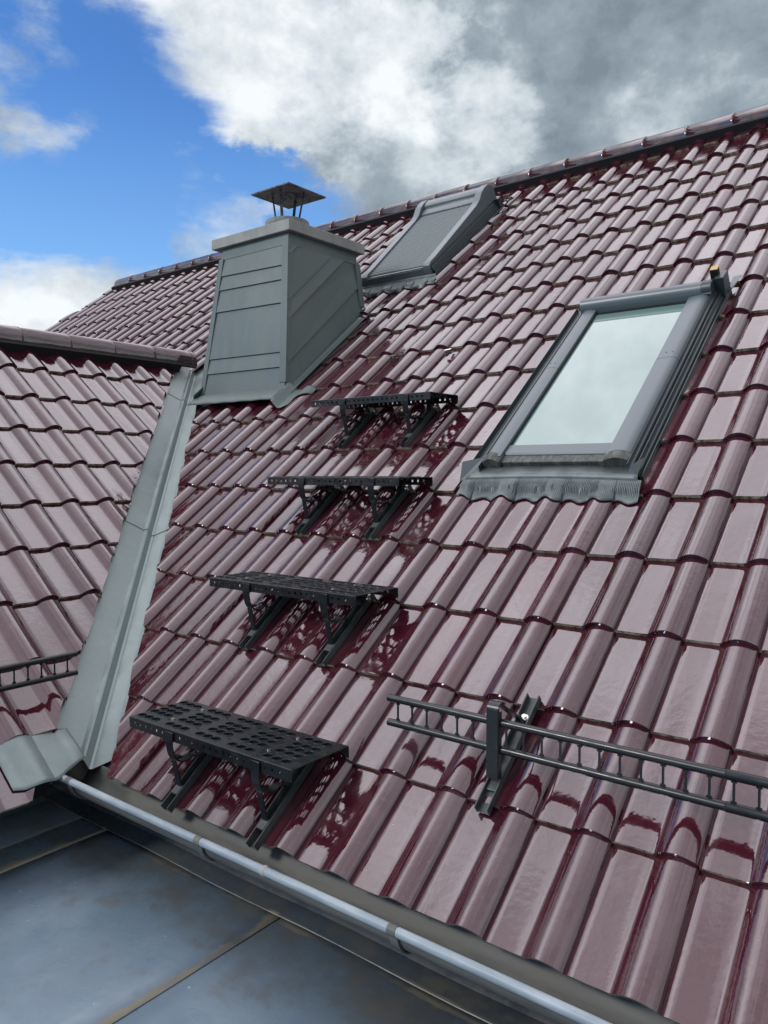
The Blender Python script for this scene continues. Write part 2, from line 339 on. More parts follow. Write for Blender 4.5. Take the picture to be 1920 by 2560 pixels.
def f_ground(b, p, t):
    co = obj_co(b); n = b.noise(co, 0.05, 6)
    t.links.new(b.mix(b.mr(n, 0.4, 0.6), (0.04, 0.07, 0.02, 1), (0.09, 0.10, 0.04, 1)), p.inputs['Base Color'])
M_GRND = mat('meadow', (0.06, 0.09, 0.03), 0.95, 0, 1.4, 0, f_ground)

# ------------------------------------------------------------------ tiles
PROF = [(0.0, -.003), (.02, -.003), (.045, .0002), (.12, .0006), (.25, 0), (.38, .0004), (.485, .0008), (.515, .0022), (.535, .0048), (.560, .0092), (.59, .0140), (.625, .0190),
        (.66, .0228), (.705, .0262), (.755, .0280), (.805, .0274), (.855, .0250), (.90, .0210), (.94, .0165), (.97, .0125), (.988, .0090), (1.0, .0055)]
PA = np.array([p[0] for p in PROF]) * TW; PH = np.array([p[1] for p in PROF])
def prof(a): return float(np.interp(a % TW, PA, PH))
STEP = 0.0155
def tile_template(length):
    bs = np.array([0, .0035, .012, .10, .20, .30, length]); bs = bs[bs <= length + 1e-9]
    V = []; F = []; MI = []
    na, nb = len(PA), len(bs)
    for bb in bs:
        drop = 0.0
        for a, h in zip(PA, PH): V.append((a, bb, h + drop - STEP * bb / G))
    for i in range(nb - 1):
        for j in range(na - 1):
            F.append((i * na + j, i * na + j + 1, (i + 1) * na + j + 1, (i + 1) * na + j)); MI.append(0)
    o = len(V)                                  # nose face, own vertices
    for k, (dz, bk) in enumerate(((0.0, 0.0), (-.0060, .0006), (-.0150, .0022))):
        for a, h in zip(PA, PH): V.append((a, bk, h + dz))
    for k in range(2):
        for j in range(na - 1):
            pan = PA[j + 1] < .50 * TW
            F.append((o + (k + 1) * na + j, o + (k + 1) * na + j + 1, o + k * na + j + 1, o + k * na + j)); MI.append(1 if pan else 0)
    o = len(V)                                  # side lip of the roll
    for bb in bs[:-1].tolist() + [length]:
        V.append((TW, bb, .0055 - STEP * bb / G )); V.append((TW + .001, bb, -.003 - STEP * bb / G))
    for i in range(nb - 1): F.append((o + 2 * i, o + 2 * i + 1, o + 2 * i + 3, o + 2 * i + 2)); MI.append(0)
    return np.array(V), F, MI
def tile_field(name, parent, cols, rows, off_u, s_of, cutters, rects, top_s, mats, keep=lambda u, s: True):
    """cutters: list of (point, normal) in field space: the side the normal points to is removed. rects: (u0,u1,s0,s1)"""
    VV = []; FF = []; MM = []; TT = []; base = 0
    for r_ in rows:
        s0 = s_of(r_); length = min(G + .035, top_s - s0)
        if r_ + 1 in rows: length = min(s_of(r_ + 1) - s0 + .035, top_s - s0)
        if length < .06: continue
        V0, F0, M0 = tile_template(length)
        for c in cols:
            u0 = off_u + c * TW
            if not keep(u0 + TW / 2, s0 + G / 2): continue
            V = V0.copy()
            ya, ta, ra = rng.normal(0, .0016), rng.normal(0, .0030), rng.normal(0, .0045)
            x, y = V[:, 0] - TW / 2, V[:, 1].copy()
            V[:, 0] = V[:, 0] - ya * y + rng.normal(0, .0007); V[:, 1] = V[:, 1] + ya * x + rng.normal(0, .0012)
            V[:, 2] = V[:, 2] + ta * (y - G * .5) * .6 + ra * x + rng.normal(0, .0004)
            V[:, 0] += u0; V[:, 1] += s0
            tone = rng.random(); F, MI = F0, M0
            corners = V
            sd = [((corners - np.array(p)) @ np.array(n)) for p, n in cutters]
            if any((d > 0).all() for d in sd): continue
            lo, hi = V.min(0), V.max(0)
            if any(lo[0] > a and hi[0] < b and lo[1] > c0 and hi[1] < d0 for a, b, c0, d0 in rects): continue
            rr = [q for q in rects if lo[0] < q[1] and hi[0] > q[0] and lo[1] < q[3] and hi[1] > q[2]]
            cc = [k for k, d in enumerate(sd) if (d > 0).any()]
            if rr or cc:
                bm = bmesh.new(); vs = [bm.verts.new(v) for v in V]
                for f, m in zip(F, MI):
                    ff = bm.faces.new([vs[i] for i in f]); ff.material_index = m
                for k in cc:
                    p, n = cutters[k]; p = Vector(p) + Vector(n) * random.uniform(-.004, .005)
                    g = bm.verts[:] + bm.edges[:] + bm.faces[:]
                    res = bmesh.ops.bisect_plane(bm, geom=g, dist=1e-5, plane_co=p, plane_no=Vector(n), clear_outer=True)
                    ed = [e for e in res['geom_cut'] if isinstance(e, bmesh.types.BMEdge) and e.is_valid]
                    ex = bmesh.ops.extrude_edge_only(bm, edges=ed)
                    for q in ex['geom']:
                        if isinstance(q, bmesh.types.BMVert): q.co.z -= .013
                        if isinstance(q, bmesh.types.BMFace): q.material_index = 2
                for (a, b_, c0, d0) in rr:
                    for p, n in (((a, 0, 0), (1, 0, 0)), ((b_, 0, 0), (1, 0, 0)), ((0, c0, 0), (0, 1, 0)), ((0, d0, 0), (0, 1, 0))):
                        bmesh.ops.bisect_plane(bm, geom=bm.verts[:] + bm.edges[:] + bm.faces[:], dist=1e-5, plane_co=p, plane_no=n)
                    kill = [f for f in bm.faces if a < f.calc_center_median().x < b_ and c0 < f.calc_center_median().y < d0]
                    bmesh.ops.delete(bm, geom=kill, context='FACES')
                    ed = []
                    for e in bm.edges:
                        mm = (e.verts[0].co + e.verts[1].co) / 2
                        if e.is_boundary and ((abs(mm.x - a) < 1e-4 or abs(mm.x - b_) < 1e-4) and c0 < mm.y < d0): ed.append(e)
                    if ed:
                        ex = bmesh.ops.extrude_edge_only(bm, edges=ed)
                        for q in ex['geom']:
                            if isinstance(q, bmesh.types.BMVert): q.co.z -= .013
                            if isinstance(q, bmesh.types.BMFace): q.material_index = 2
                bm.verts.index_update()
                V = np.array([v.co for v in bm.verts]).reshape(-1, 3); F = [tuple(v.index for v in f.verts) for f in bm.faces]; MI = [f.material_index for f in bm.faces]
                bm.free()
                if not F: continue
            VV.append(V); FF += [tuple(i + base for i in f) for f in F]; MM += MI; TT += [tone] * len(V); base += len(V)
    me = bpy.data.meshes.new(name); me.from_pydata(np.concatenate(VV).tolist(), [], FF)
    for m in mats: me.materials.append(m)
    me.polygons.foreach_set('material_index', MM); me.polygons.foreach_set('use_smooth', [True] * len(FF))
    at = me.attributes.new('tone', 'FLOAT', 'POINT'); at.data.foreach_set('value', TT)
    me.set_sharp_from_angle(angle=R(50))
    o = bpy.data.objects.new(name, me); COL.objects.link(o); o.parent = parent; return o
def ridge_run(parent, x0, x1, pitch, phase, s_ap, flip=False):
    """half-round ridge tiles along local x; each a part"""
    ctr_y, ctr_z = s_ap, 0.0
    x = phase
    while x > x0 + pitch: x -= pitch
    def fr(x, y, z):       # world aligned offset about the apex -> local roof frame (y horizontal inward, z up)
        return Vector((x, s_ap + y * CA + z * SA, -y * SA + z * CA))
    while x < x1:
        a, b_ = max(x, x0), min(x + pitch, x1)
        mb = MB(); loops = []
        jit = random.uniform(-.003, .003)
        for xx, rad in ((a - .02, .1025), (b_ - .012, .1045), (b_ - .009, .1062), (b_ + .003, .1064)):
            lp = []
            for k in range(13):
                q = R(-30 + 240 * k / 12); lp.append(fr(xx, rad * math.cos(q), .004 + jit + rad * .93 * math.sin(q)))
            loops.append(lp)
        mb.loft(loops, closed=False, caps=False)
        o = mb.build('ridge_tile', M_TILE, parent, True, 0, 0, False); md = o.modifiers.new('thick', 'SOLIDIFY'); md.thickness = .012; md.offset = -1
        x += pitch
# main roof
MAIN_ROT = (PITCH, 0, 0)
S_TOP = 4.55
main = thing('tiled_roof', 'long glossy maroon tiled roof slope holding the chimney and both roof windows', 'roof', (0, 0, 0), MAIN_ROT)
def w2main(v): v = Vector(v); return (v.x, v.y * CA + v.z * SA, -v.y * SA + v.z * CA)
def wn2main(v): return w2main(v)
q2 = 2 ** -.5
VC = -1.92
cut_main = [((VC + .085 / q2, 0, 0), wn2main((-q2, -q2, 0)))]           # valley side
# behind the left gable only the part above the cross roof is tiled
def main_keep(u, s):
    y = s * CA
    if u < -3.5: return y > 1.49 - abs(u + 3.41) - .25
    return True
rect_ch = (-2.80, -1.872, 1.245, 2.30)
rect_w1 = (-.105, .690, .352, 2.00)
rect_w2 = (-2.29, -1.50, 2.69, 4.02)
# the valley cutter must not touch the far part of the roof, so two fields make up the slope
rows = list(range(-4, 14))
def s_main(r_): return EAVE if r_ == -4 else r_ * G
tile_field('tile_field', main, range(-16, 17), rows, 0.0, s_main, cut_main, [rect_ch, rect_w1, rect_w2], S_TOP - .045, [M_TILE, M_NOSE, M_CLAY])
tile_field('tile_field', main, range(-40, -16), [r_ for r_ in rows if r_ >= 2], 0.0, s_main, [((-7.78, 4.6, 0), (-.953, .303, 0))], [], S_TOP - .045, [M_TILE, M_NOSE, M_CLAY], main_keep)
ridge_run(main, -7.74, 3.57, .3265, -.144, S_TOP)
mb = MB(); mb.box(-7.70, 3.55, S_TOP - .13, S_TOP - .02, -.02, .055); mb.build('ridge_shadow_strip', M_UNDER, main, False)  # near-black strip standing in for the shadow gap under the ridge tiles
mb = MB()
def deck(pts, th): mb.prism([Vector(p) for p in pts], (0, 0, -th))
deck([(-.93, EAVE + .03, -.055), (3.57, EAVE + .03, -.055), (3.57, S_TOP, -.055), (-7.75, S_TOP, -.055), (-8.26, 3.0, -.055), (-3.45, 1.95, -.055)], .12)
mb.build('roof_deck', M_UNDER, main, False)
mb = MB()                                                      # the far slope behind the ridge
mb.prism([rp(-7.75, S_TOP, -.06), rp(3.57, S_TOP, -.06), rp(3.57, S_TOP, -.06) + Vector((0, 3.6, -3.6 * SA / CA)), rp(-7.75, S_TOP, -.06) + Vector((0, 3.6, -3.6 * SA / CA))], (0, 0, -.1))
o = mb.build('rear_slope', M_TILE, main, False)
for v in o.data.vertices: v.co = w2main(v.co)
# cross roof on the left
LEFT_LOC = Vector((-.887, 0, -.807)); LEFT_ROT = (PITCH, 0, R(90))
left = thing('tiled_roof', 'smaller maroon tiled cross roof left of the grey valley, with a smooth ridge', 'roof', LEFT_LOC, LEFT_ROT)
LR = (Matrix.Rotation(R(90), 3, 'Z') @ Matrix.Rotation(PITCH, 3, 'X')).transposed()
def w2left(v): return tuple(LR @ (Vector(v) - LEFT_LOC))
def wn2left(v): return tuple(LR @ Vector(v))
LTOP = 3.20
pcut = Vector((VC - .145 / q2, 0, 0))
def s_left(k): return -.068 if k == -1 else (k + .57) * G
tile_field('tile_field', left, range(-14, 9), list(range(-1, 9)), .32 * TW, s_left, [(w2left(pcut), wn2left((q2, q2, 0)))], [], LTOP - .05, [M_TILE, M_NOSE, M_CLAY])
ridge_run(left, -3.2, 1.40, .345, -.02, LTOP)
mb = MB(); mb.box(-3.1, 1.24, LTOP - .12, LTOP - .02, -.02, .05); mb.build('ridge_shadow_strip', M_UNDER, left, False)  # same dark stand-in for the gap's shade on the left ridge
mb = MB(); mb.prism([(-3.1, .03, -.05), (-1.15, .03, -.05), (1.50, LTOP, -.05), (-3.1, LTOP, -.05)], (0, 0, -.12)); mb.build('roof_deck', M_UNDER, left, False)
mb = MB()
a = Vector((-3.41, -3.1, 1.10)); mb.prism([a, a + Vector((0, 4.4, 0)), a + Vector((-3, 1.6, -3 * SA / CA)), a + Vector((-3, 0, -3 * SA / CA))], (0, 0, -.1))
o = mb.build('rear_slope', M_TILE, left, False)
for v in o.data.vertices: v.co = w2left(v.co)

# ------------------------------------------------------------------ valley
def vz(q, p): return SA / CA * (p * q2 - .96) + (SA / CA * q2) * max(abs(q), .012) - (.050 if q > -.04 else .042)
def vpt(q, p, dz=0): return Vector((-.96 + (q - p) * q2, -.96 + (q + p) * q2, vz(q, p) + dz))
val = thing('valley_flashing', 'long folded pale zinc valley running up between the two tiled roofs', 'flashing', vpt(-.035, -.05))
vo = val.location.copy()
QS = [(-.30, 0), (-.20, 0), (-.10, 0), (-.066, 0), (-.056, .0), (-.039, .024), (-.031, .024), (-.014, .0), (-.004, 0), (.06, 0), (.12, 0), (.22, 0)]
secs = [(-.10, .02, 0), (.02, 0, 0)]
P0 = -.080
bounds = [P0, 1.32, 2.86, 3.52]
for i in range(3):
    mb = MB(); p0, p1 = bounds[i], bounds[i + 1] + (.04 if i < 2 else 0); grid = []
    lift = .0 if i == 0 else .003
    for k in range(9):
        p = p0 + (p1 - p0) * k / 8; up = .0045 * (1 - k / 8) if i else 0
        grid.append([vpt(q, p, dz + up) - vo for q, dz in QS])
    mb.sheet(grid); o = mb.build('valley_sheet', M_ZINC, val, False, 0, 0, False, 25)
    md = o.modifiers.new('thick', 'SOLIDIFY'); md.thickness = .0025; md.offset = -1

# ------------------------------------------------------------------ lead dressed over the corner tile
lead = thing('lead_flashing', 'grey lead sheet dressed over the lowest corner tile beside the gutter end', 'flashing', LEFT_LOC, LEFT_ROT)
mb = MB(); grid = []
nu, nv = 30, 14
for j in range(nv + 1):
    row = []
    for i in range(nu + 1):
        t = i / nu; y = -1.335 + t * .30
        sbot = -.010 - .022 * math.sin(math.pi * min(1, t * 1.5)) + .05 * max(0, t - .62) / .38
        stop = .215 - .02 * t
        s_ = sbot + (stop - sbot) * j / nv
        h = prof(y - .32 * TW); h = h * .85 if h > 0 else h * .3
        edge = max(0, (t - .55) / .45); h = h * (1 - edge) + edge * (-.016 + .004 * math.sin(j / nv * 5))
        h += .004 + .0012 * math.sin(t * 17 + j * .6) * math.sin(j * .5) - STEP * (s_ + .05) / G * .8
        row.append((y, s_, h))
    grid.append(row)
mb.sheet(grid); o = mb.build('lead_sheet', M_ZINC, lead, True, 0, 0, False); md = o.modifiers.new('thick', 'SOLIDIFY'); md.thickness = .003; md.offset = 1

# ------------------------------------------------------------------ chimney
CH = Vector((-2.40, 1.50, 1.17))
ch = thing('chimney', 'grey sheet clad chimney with a pale concrete cap above the roof valley', 'chimney', CH)
ZB, ZT = .80, 1.905
# corner columns at bottom (z=ZB.. measured at roof line) and top: x, y
def corner(xb, yb, xt, yt, z):       # linear taper between z=.82 and ZT
    t = (z - .82) / (ZT - .82); return Vector((xb + (xt - xb) * t, yb + (yt - yb) * t, z))
FL = lambda z: corner(-2.765, 1.020, -2.678, 1.165, z)
FR = lambda z: corner(-1.915, 1.020, -2.020, 1.165, z)
BR = lambda z: corner(-1.910, 1.900, -2.020, 1.850, z)
BL = lambda z: corner(-2.765, 1.900, -2.678, 1.850, z)
mb = MB(); mb.loft([[c(z) - CH for c in (FL, FR, BR, BL)] for z in (.70, ZT)]); mb.build('core', M_CLAD, ch, False)
def face_pt(A, B, t, z): return A(z) * (1 - t) + B(z) * t
def nrm_of(A, B):
    e1 = B(1.2) - A(1.2); e2 = A(1.6) - A(1.2); return e1.cross(e2).normalized()
def lapped(name, A, B, polys, lift=.009):
    """each board: list of (t,z, low?) with the lower edge standing proud"""
    n = nrm_of(A, B); mb = MB()
    for poly in polys:
        out = [face_pt(A, B, t, z) - CH + n * (lift if lowf else .0025) for t, z, lowf in poly]
        inn = [face_pt(A, B, t, z) - CH - n * .004 for t, z, lowf in poly]
        mb.loft([inn, out])
    return mb.build(name, M_CLAD, ch, False)
zl = [.80, .985, 1.088, 1.425, 1.583, 1.684, 1.815]
slope = [.000, -.008, -.014, -.018, -.016, -.020, 0]
polys = []
for i in range(len(zl) - 1):
    a0, b0 = zl[i] - slope[i] / 2, zl[i] + slope[i] / 2; a1, b1 = zl[i + 1] - slope[i + 1] / 2 + .010, zl[i + 1] + slope[i + 1] / 2 + .010
    polys.append([(.0, a0, 1), (1, b0, 1), (1, b1, 0), (.0, a1, 0)])
lapped('front_panel', FL, FR, polys, .013)
# side boards follow the slope of the roof
def clip_poly(poly, f):
    out = []
    for i in range(len(poly)):
        a, b_ = poly[i], poly[(i + 1) % len(poly)]; fa, fb = f(a), f(b_)
        if fa >= 0: out.append(a)
        if (fa >= 0) != (fb >= 0):
            t = fa / (fa - fb); out.append((a[0] + (b_[0] - a[0]) * t, a[1] + (b_[1] - a[1]) * t))
    return out
W_side = .80
quad = [(0, .80), (1, 1.46), (1, 1.815), (0, 1.815)]
lines = [-.30, 1.005, 1.300, 1.428, 1.745, 2.9]        # z at t=0; slope tan38*.8 per t
sl_ = .655
polys = []
for i in range(len(lines) - 1):
    lo_, hi_ = lines[i], lines[i + 1] + .012
    pl = clip_poly(clip_poly(quad, lambda p: p[1] - (lo_ + sl_ * p[0])), lambda p: (hi_ + sl_ * p[0]) - p[1])
    if len(pl) >= 3: polys.append([(t, z, abs(z - (lo_ + sl_ * t)) < 1e-6 or (i == 0 and z < .80 + .66 * t + 1e-6)) for t, z in pl])
lapped('side_panel', FR, BR, polys, .017)
n_f, n_s = nrm_of(FL, FR), nrm_of(FR, BR)
def trim(name, pts_low, pts_hi):
    mb = MB(); mb.loft([[p - CH for p in pts_low], [p - CH for p in pts_hi]]); mb.build(name, M_CLAD, ch, False, .002)
def corner_trim(C_, A, B, nf, ns, wa, wb, z0, z1, th=.013):
    f = lambda z: [C_(z) + nf * th + ns * th, C_(z) + (A(z) - C_(z)).normalized() * wa + nf * th, C_(z) + (A(z) - C_(z)).normalized() * wa - nf * .004,
                   C_(z) - nf * .004 - ns * .004, C_(z) + (B(z) - C_(z)).normalized() * wb - ns * .004, C_(z) + (B(z) - C_(z)).normalized() * wb + ns * th]
    trim('corner_trim', f(z0), f(z1))
corner_trim(FR, FL, BR, n_f, n_s, .048, .03, .875, 1.818)
n_l = nrm_of(BL, FL); n_b = nrm_of(BR, BL)
corner_trim(FL, FR, BL, n_f, n_l, .030, .03, .80, 1.818, .016)
corner_trim(BR, FR, BL, n_s, n_b, .030, .03, 1.50, 1.818, .022)
mb = MB(); mb.loft([[c(z) - CH + d * .006 for c, d in ((FL, n_f + n_l), (FR, n_f + n_s), (BR, n_s + n_b), (BL, n_b + n_l))] for z in (1.812, ZT)]); mb.build('frieze', M_CLAD, ch, False, .002)
mb = MB(); mb.box(-2.772, -1.975, 1.127, 1.915, ZT - .006, 1.972, lambda x, y, z: Vector((x, y, z)) - CH); mb.build('concrete_cap', M_CONC, ch, False, .005)
mb = MB(); cx, cy = -2.365, 1.50
ring = lambda r, z: [Vector((cx + r * math.cos(k * math.pi / 20), cy + r * math.sin(k * math.pi / 20), z)) - CH for k in range(40)]
mb.loft([ring(.170, 1.968), ring(.163, 2.085), ring(.156, 2.108), ring(.11, 2.115)]); mb.build('mortar_collar', M_MORT, ch, True)
mb = MB(); mb.loft([ring(.095, 2.10), ring(.095, 2.125), ring(.085, 2.125), ring(.085, 2.11)]); mb.build('flue_pipe', M_COWL, ch, True)
mb = MB(); hs = .192
pl = [Vector((cx + .025 + a * hs, cy - .012 + b_ * hs, 2.285)) - CH for a, b_ in ((-1, -1), (1, -1), (1, 1), (-1, 1))]
ap = Vector((cx + .025, cy - .012, 2.325)) - CH
vs = pl + [p + Vector((0, 0, .010)) for p in pl] + [ap, ap + Vector((0, 0, .012))]
fs = [(0, 1, 5, 4), (1, 2, 6, 5), (2, 3, 7, 6), (3, 0, 4, 7)] + [((i + 1) % 4, i, 8) for i in range(4)] + [(4 + i, 4 + (i + 1) % 4, 9) for i in range(4)]
mb.add(vs, fs); cowl = mb.build('cowl', M_COWL, ch, False, .001)
for k in range(4):
    q = R(20 + 90 * k); mb = MB(); c_, s_ = math.cos(q), math.sin(q)
    mb.strap([Vector((cx + .088 * c_, cy + .088 * s_, 2.10)) - CH, Vector((cx + .02 + .125 * c_, cy - .01 + .125 * s_, 2.302)) - CH], (-s_, c_, 0), .022, .004)
    mb.build('leg', M_COWL, cowl, False)
# apron at the foot of the front and the skirt along the right side
def roofl(u, s, h): return rp(u, s, h) - CH
mb = MB()
grid = []
for k, (s_, h) in enumerate(((1.318, .034), (1.300, .036), (1.285, .048), (1.200, .050), (1.180, .045))):
    w = k * .008; grid.append([roofl(-2.775 - w * .3 + (2.775 - 1.900 + w * .3) * j / 24, s_ + (.012 if k < 2 else 0) - (.010 * (j / 24) if k > 2 else 0), h + .0015 * math.sin(j * 1.3) * (k > 2)) for j in range(25)])
mb.sheet(grid); o = mb.build('front_apron', M_CLAD, ch, True, 0, 0, False); o.modifiers.new('thick', 'SOLIDIFY').thickness = .004
mb = MB(); grid = []
for j in range(24):                             # narrow skirt along the right side
    s_ = 1.30 + .96 * j / 23; grid.append([roofl(-1.906 + .046 * f, s_, .016 * (1 - f) ** 2 + .011) for f in (0, .15, .3, .5, .7, .85, 1)])
mb.sheet(grid); o = mb.build('side_skirt', M_CLAD, ch, True, 0, 0, False); o.modifiers.new('thick', 'SOLIDIFY').thickness = .004
mb = MB(); grid = []
for i in range(25):                             # tongue dressed over the tile below the corner
    f = i / 24; u = -1.905 + .235 * f; row = []
    lo_ = 1.150 - .028 * math.sin(math.pi * min(1, f * 1.6)) + .135 * max(0, (f - .3) / .7) ** 1.3
    for j in range(10):
        g_ = j / 9; s_ = lo_ + (1.36 - lo_) * g_
        h = max(prof(u), 0) * .95 - STEP * (s_ - 3 * G) / G + .008
        h = h * min(1, f * 5) + (1 - min(1, f * 5)) * .05
        row.append(roofl(u, s_, h))
    grid.append(row)
mb.sheet(grid); o = mb.build('corner_tongue', M_CLAD, ch, True, 0, 0, False); o.modifiers.new('thick', 'SOLIDIFY').thickness = .004
mb = MB(); grid = []
for j in range(14):
    s_ = 1.25 + 1.0 * j / 13; grid.append([roofl(-2.75 - .07 * i / 3, s_, .085 - .075 * i / 3) for i in range(4)])
mb.sheet(grid); o = mb.build('left_skirt', M_CLAD, ch, True, 0, 0, False); o.modifiers.new('thick', 'SOLIDIFY').thickness = .004

# ------------------------------------------------------------------ roof window with glass
def bars(parent, name, mt, boxes, bevel=.004):
    for b_ in boxes:
        m_ = MB(); m_.box(*b_); m_.build(name, mt, parent, False, bevel)
w1 = thing('roof_window', 'closed glass roof window with grey frame reflecting bright cloud, right of the steps', 'roof window', (0, 0, 0), MAIN_ROT)
WU0, WU1, WS0, WS1 = .0, .66, .475, 1.86
mb = MB(); mb.box(WU0 + .012, WU1 - .012, WS0 + .015, WS1 - .03, -.05, .036); mb.build('casing', M_FRDK, w1, False, .003)
mb = MB(); mb.box(.088, .552, .575, 1.80, .036, .052); mb.build('glass', M_GLASS, w1, False)
for bx in ((.080, .089, .565, 1.80), (.551, .560, .565, 1.80)): mb = MB(); mb.box(*bx, .036, .0565); mb.build('seal', M_SEAL, w1, False)
def cover(u0, u1, s0, s1, inner_left):
    """side cover: a curved aluminium profile"""
    m_ = MB(); n = 9; pr = []
    for k in range(n):
        t = k / (n - 1); u = u0 + (u1 - u0) * t
        tt = t if inner_left else 1 - t
        h = .064 + .013 * math.sin(math.pi * min(1, .18 + tt * .62)) - (.02 * max(0, tt - .82) / .18)
        pr.append((u, h))
    pr = [(u0, .03)] + pr + [(u1, .03)]
    m_.loft([[(u, s0, h) for u, h in pr], [(u, s1, h) for u, h in pr]])
    return m_
cover(0.0, .082, WS0 + .015, 1.19, False).build('side_cover', M_FRAME, w1, True, 0, 0, True, 40)
cover(0.0, .082, 1.1925, WS1 - .06, False).build('side_cover', M_FRAME, w1, True, 0, 0, True, 40)
cover(.558, .660, WS0 + .015, 1.19, True).build('side_cover', M_FRAME, w1, True, 0, 0, True, 40)
cover(.558, .660, 1.1925, WS1 - .06, True).build('side_cover', M_FRAME, w1, True, 0, 0, True, 40)
for u in (.028, .052, .592, .620): mb = MB(); mb.disc((u, 1.235, .0745), (0, 0, 1), .0028, .0035, 8); mb.build('screw', M_SEAL, w1, True)
mb = MB(); mb.prism([(.083, .520, .040), (.083, .586, .050), (.083, .586, .058), (.083, .530, .060), (.083, .520, .052)], (.474, 0, 0)); mb.build('bottom_rail', M_FRAME, w1, False, .002)
mb = MB(); mb.box(.02, .64, .474, .522, .022, .050); mb.build('drip_sill', M_GRIME, w1, False, .004)
mb = MB(); mb.box(.03, .61, .466, .473, .016, .026); mb.build('drip_lip', M_FRAME, w1, False, .002)
for u0, u1 in ((.0, .085), (.545, .662)):
    m_ = MB(); pr = []
    for k in range(9):
        t = k / 8; pr.append((u0 + (u1 - u0) * t, .052 + .030 * math.sin(math.pi * (.1 + .8 * t))))
    pr = [(u0, .014)] + pr + [(u1, .014)]
    m_.loft([[(u, .460, h - .004) for u, h in pr], [(u, .468, h) for u, h in pr], [(u, .505, h + .001) for u, h in pr]]); m_.build('end_cap', M_GRIME, w1, True, 0, 0, True, 40)
# top hood: half-round casing with end discs
m_ = MB(); pr = [(1.755, .045), (1.757, .080)] + [(1.80 + .043 * math.cos(q), .080 + .040 * math.sin(q)) for q in [R(180 - 20 * k) for k in range(10)]] + [(1.90, .070), (1.905, .02)]
m_.loft([[(-.004, s, h) for s, h in pr], [(.616, s, h) for s, h in pr]]); m_.build('top_hood', M_FRAME, w1, True, .0, 0, True, 40)
m_ = MB(); pr2 = [(1.800 + (s - 1.800) * 1.04, .075 + (h - .075) * 1.06) for s, h in pr]
m_.loft([[(.6165, s, h) for s, h in pr2], [(.664, s, h) for s, h in pr2]]); m_.build('hood_end_cap', M_GRIME if False else M_FRDK, w1, True, .003, 0, True, 40)
mb = MB(); mb.box(.09, .55, 1.735, 1.757, .036, .054); mb.build('top_gap', M_SEAL, w1, False)
# stepped side cladding (dark) and the open flashing channels
def ridged(name, prof_, s0, s1, mt=M_FRDK):
    m_ = MB(); m_.sheet([[(u, s, h) for u, h in prof_] for s in (s0, s1)]); o = m_.build(name, mt, w1, False, 0, 0, False); o.modifiers.new('thick', 'SOLIDIFY').thickness = .002; return o
ridged('side_cladding', [(.661, .070), (.664, .052), (.672, .050), (.674, .034), (.680, .040), (.684, .040), (.687, .020), (.694, .018), (.697, .004), (.703, .012), (.707, .012), (.709, -.010)], .43, 1.93)
ridged('side_cladding', [(-.001, .062), (-.004, .035), (-.012, .033), (-.015, .012), (-.040, .006), (-.044, .018), (-.048, .018), (-.052, -.004), (-.100, -.010), (-.104, .012)], .43, 1.93)
mb = MB(); mb.prism([(.664, 1.83, .0), (.664, 1.83, .115), (.664, 1.93, .105), (.664, 1.93, .0)], (.042, 0, 0)); mb.build('corner_bracket', M_FRDK, w1, False, .003)
mb = MB(); mb.prism([(.640, 1.865, .085), (.640, 1.865, .142), (.640, 1.905, .142), (.640, 1.905, .085)], (.036, 0, 0)); mb.build('bracket_block', M_SEAL, w1, False, .002)
mb = MB(); mb.box(.641, .677, 1.866, 1.906, .1425, .1455); mb.build('raw_wood_shim', M_WOOD, w1, False, .001)
mb = MB(); mb.sheet([[(.70, 1.86, .0), (.70, 2.02, .02)], [(.735, 1.90, .032), (.745, 2.01, .03)]]); o = mb.build('corner_flashing', M_FRAME, w1, False, 0, 0, False); o.modifiers.new('thick', 'SOLIDIFY').thickness = .002
# lead apron: smooth strip with rivets, then a pleated skirt dressed over the rolls below
def apron(parent, u0, u1, s_top, s_mid, s_bot, h_top, col, dy=0.0, pleat=True):
    m_ = MB(); grid = []
    for k, (s, h) in enumerate(((s_top, h_top), (s_mid + .028, .034), (s_mid + .026, .037), (s_mid, .033))):
        grid.append([(u0 - .02 * k / 3 + (u1 - u0 + .035 * k / 3) * j / 40, s + (.012 * math.sin(math.pi * j / 40) if k else 0), h) for j in range(41)])
    m_.sheet(grid); o = m_.build('apron_strip', M_LEAD, parent, True, 0, 0, False, 30); o.modifiers.new('thick', 'SOLIDIFY').thickness = .003
    m_ = MB(); grid = []; nu = 460
    for k in range(9):
        f = k / 8; row = []
        for j in range(nu + 1):
            u = u0 - .03 + (u1 - u0 + .06) * j / nu
            st = s_mid + .012 * math.sin(math.pi * j / nu); sb = s_bot + .010 * math.sin(j * .11) - .012 * (prof(u) / .028)
            s = st + (sb - st) * f
            b_ = s - math.floor((s - s_main(-1) if False else s) / G) * G
            ht = prof(u) - STEP * b_ / G + .005
            ff = f ** .8
            pl_ = (.0018 * (1 if (j // 2) % 2 else -1)) * (math.sin(math.pi * min(1, f * 1.15)) ** .6 if pleat and f < .87 else .0) * (.4 + .6 * (math.sin(u * 29) > -.55))
            row.append((u, s, .033 * (1 - ff) + ht * ff + pl_))
        grid.append(row)
    m_.sheet(grid); o = m_.build('pleated_skirt', M_LEAD, parent, True, 0, 0, False, 60); o.modifiers.new('thick', 'SOLIDIFY').thickness = .002
    for j in range(10): m_ = MB(); m_.disc((u0 + .05 + (u1 - u0 - .1) * j / 9, s_mid + .012 + .012 * math.sin(math.pi * (j + .7) / 10.4), .0345), (0, 0, 1), .003, .003, 6); m_.build('rivet', M_FRDK, parent, True)
apron(w1, -.030, .695, .475, .375, .292, .026, M_LEAD)
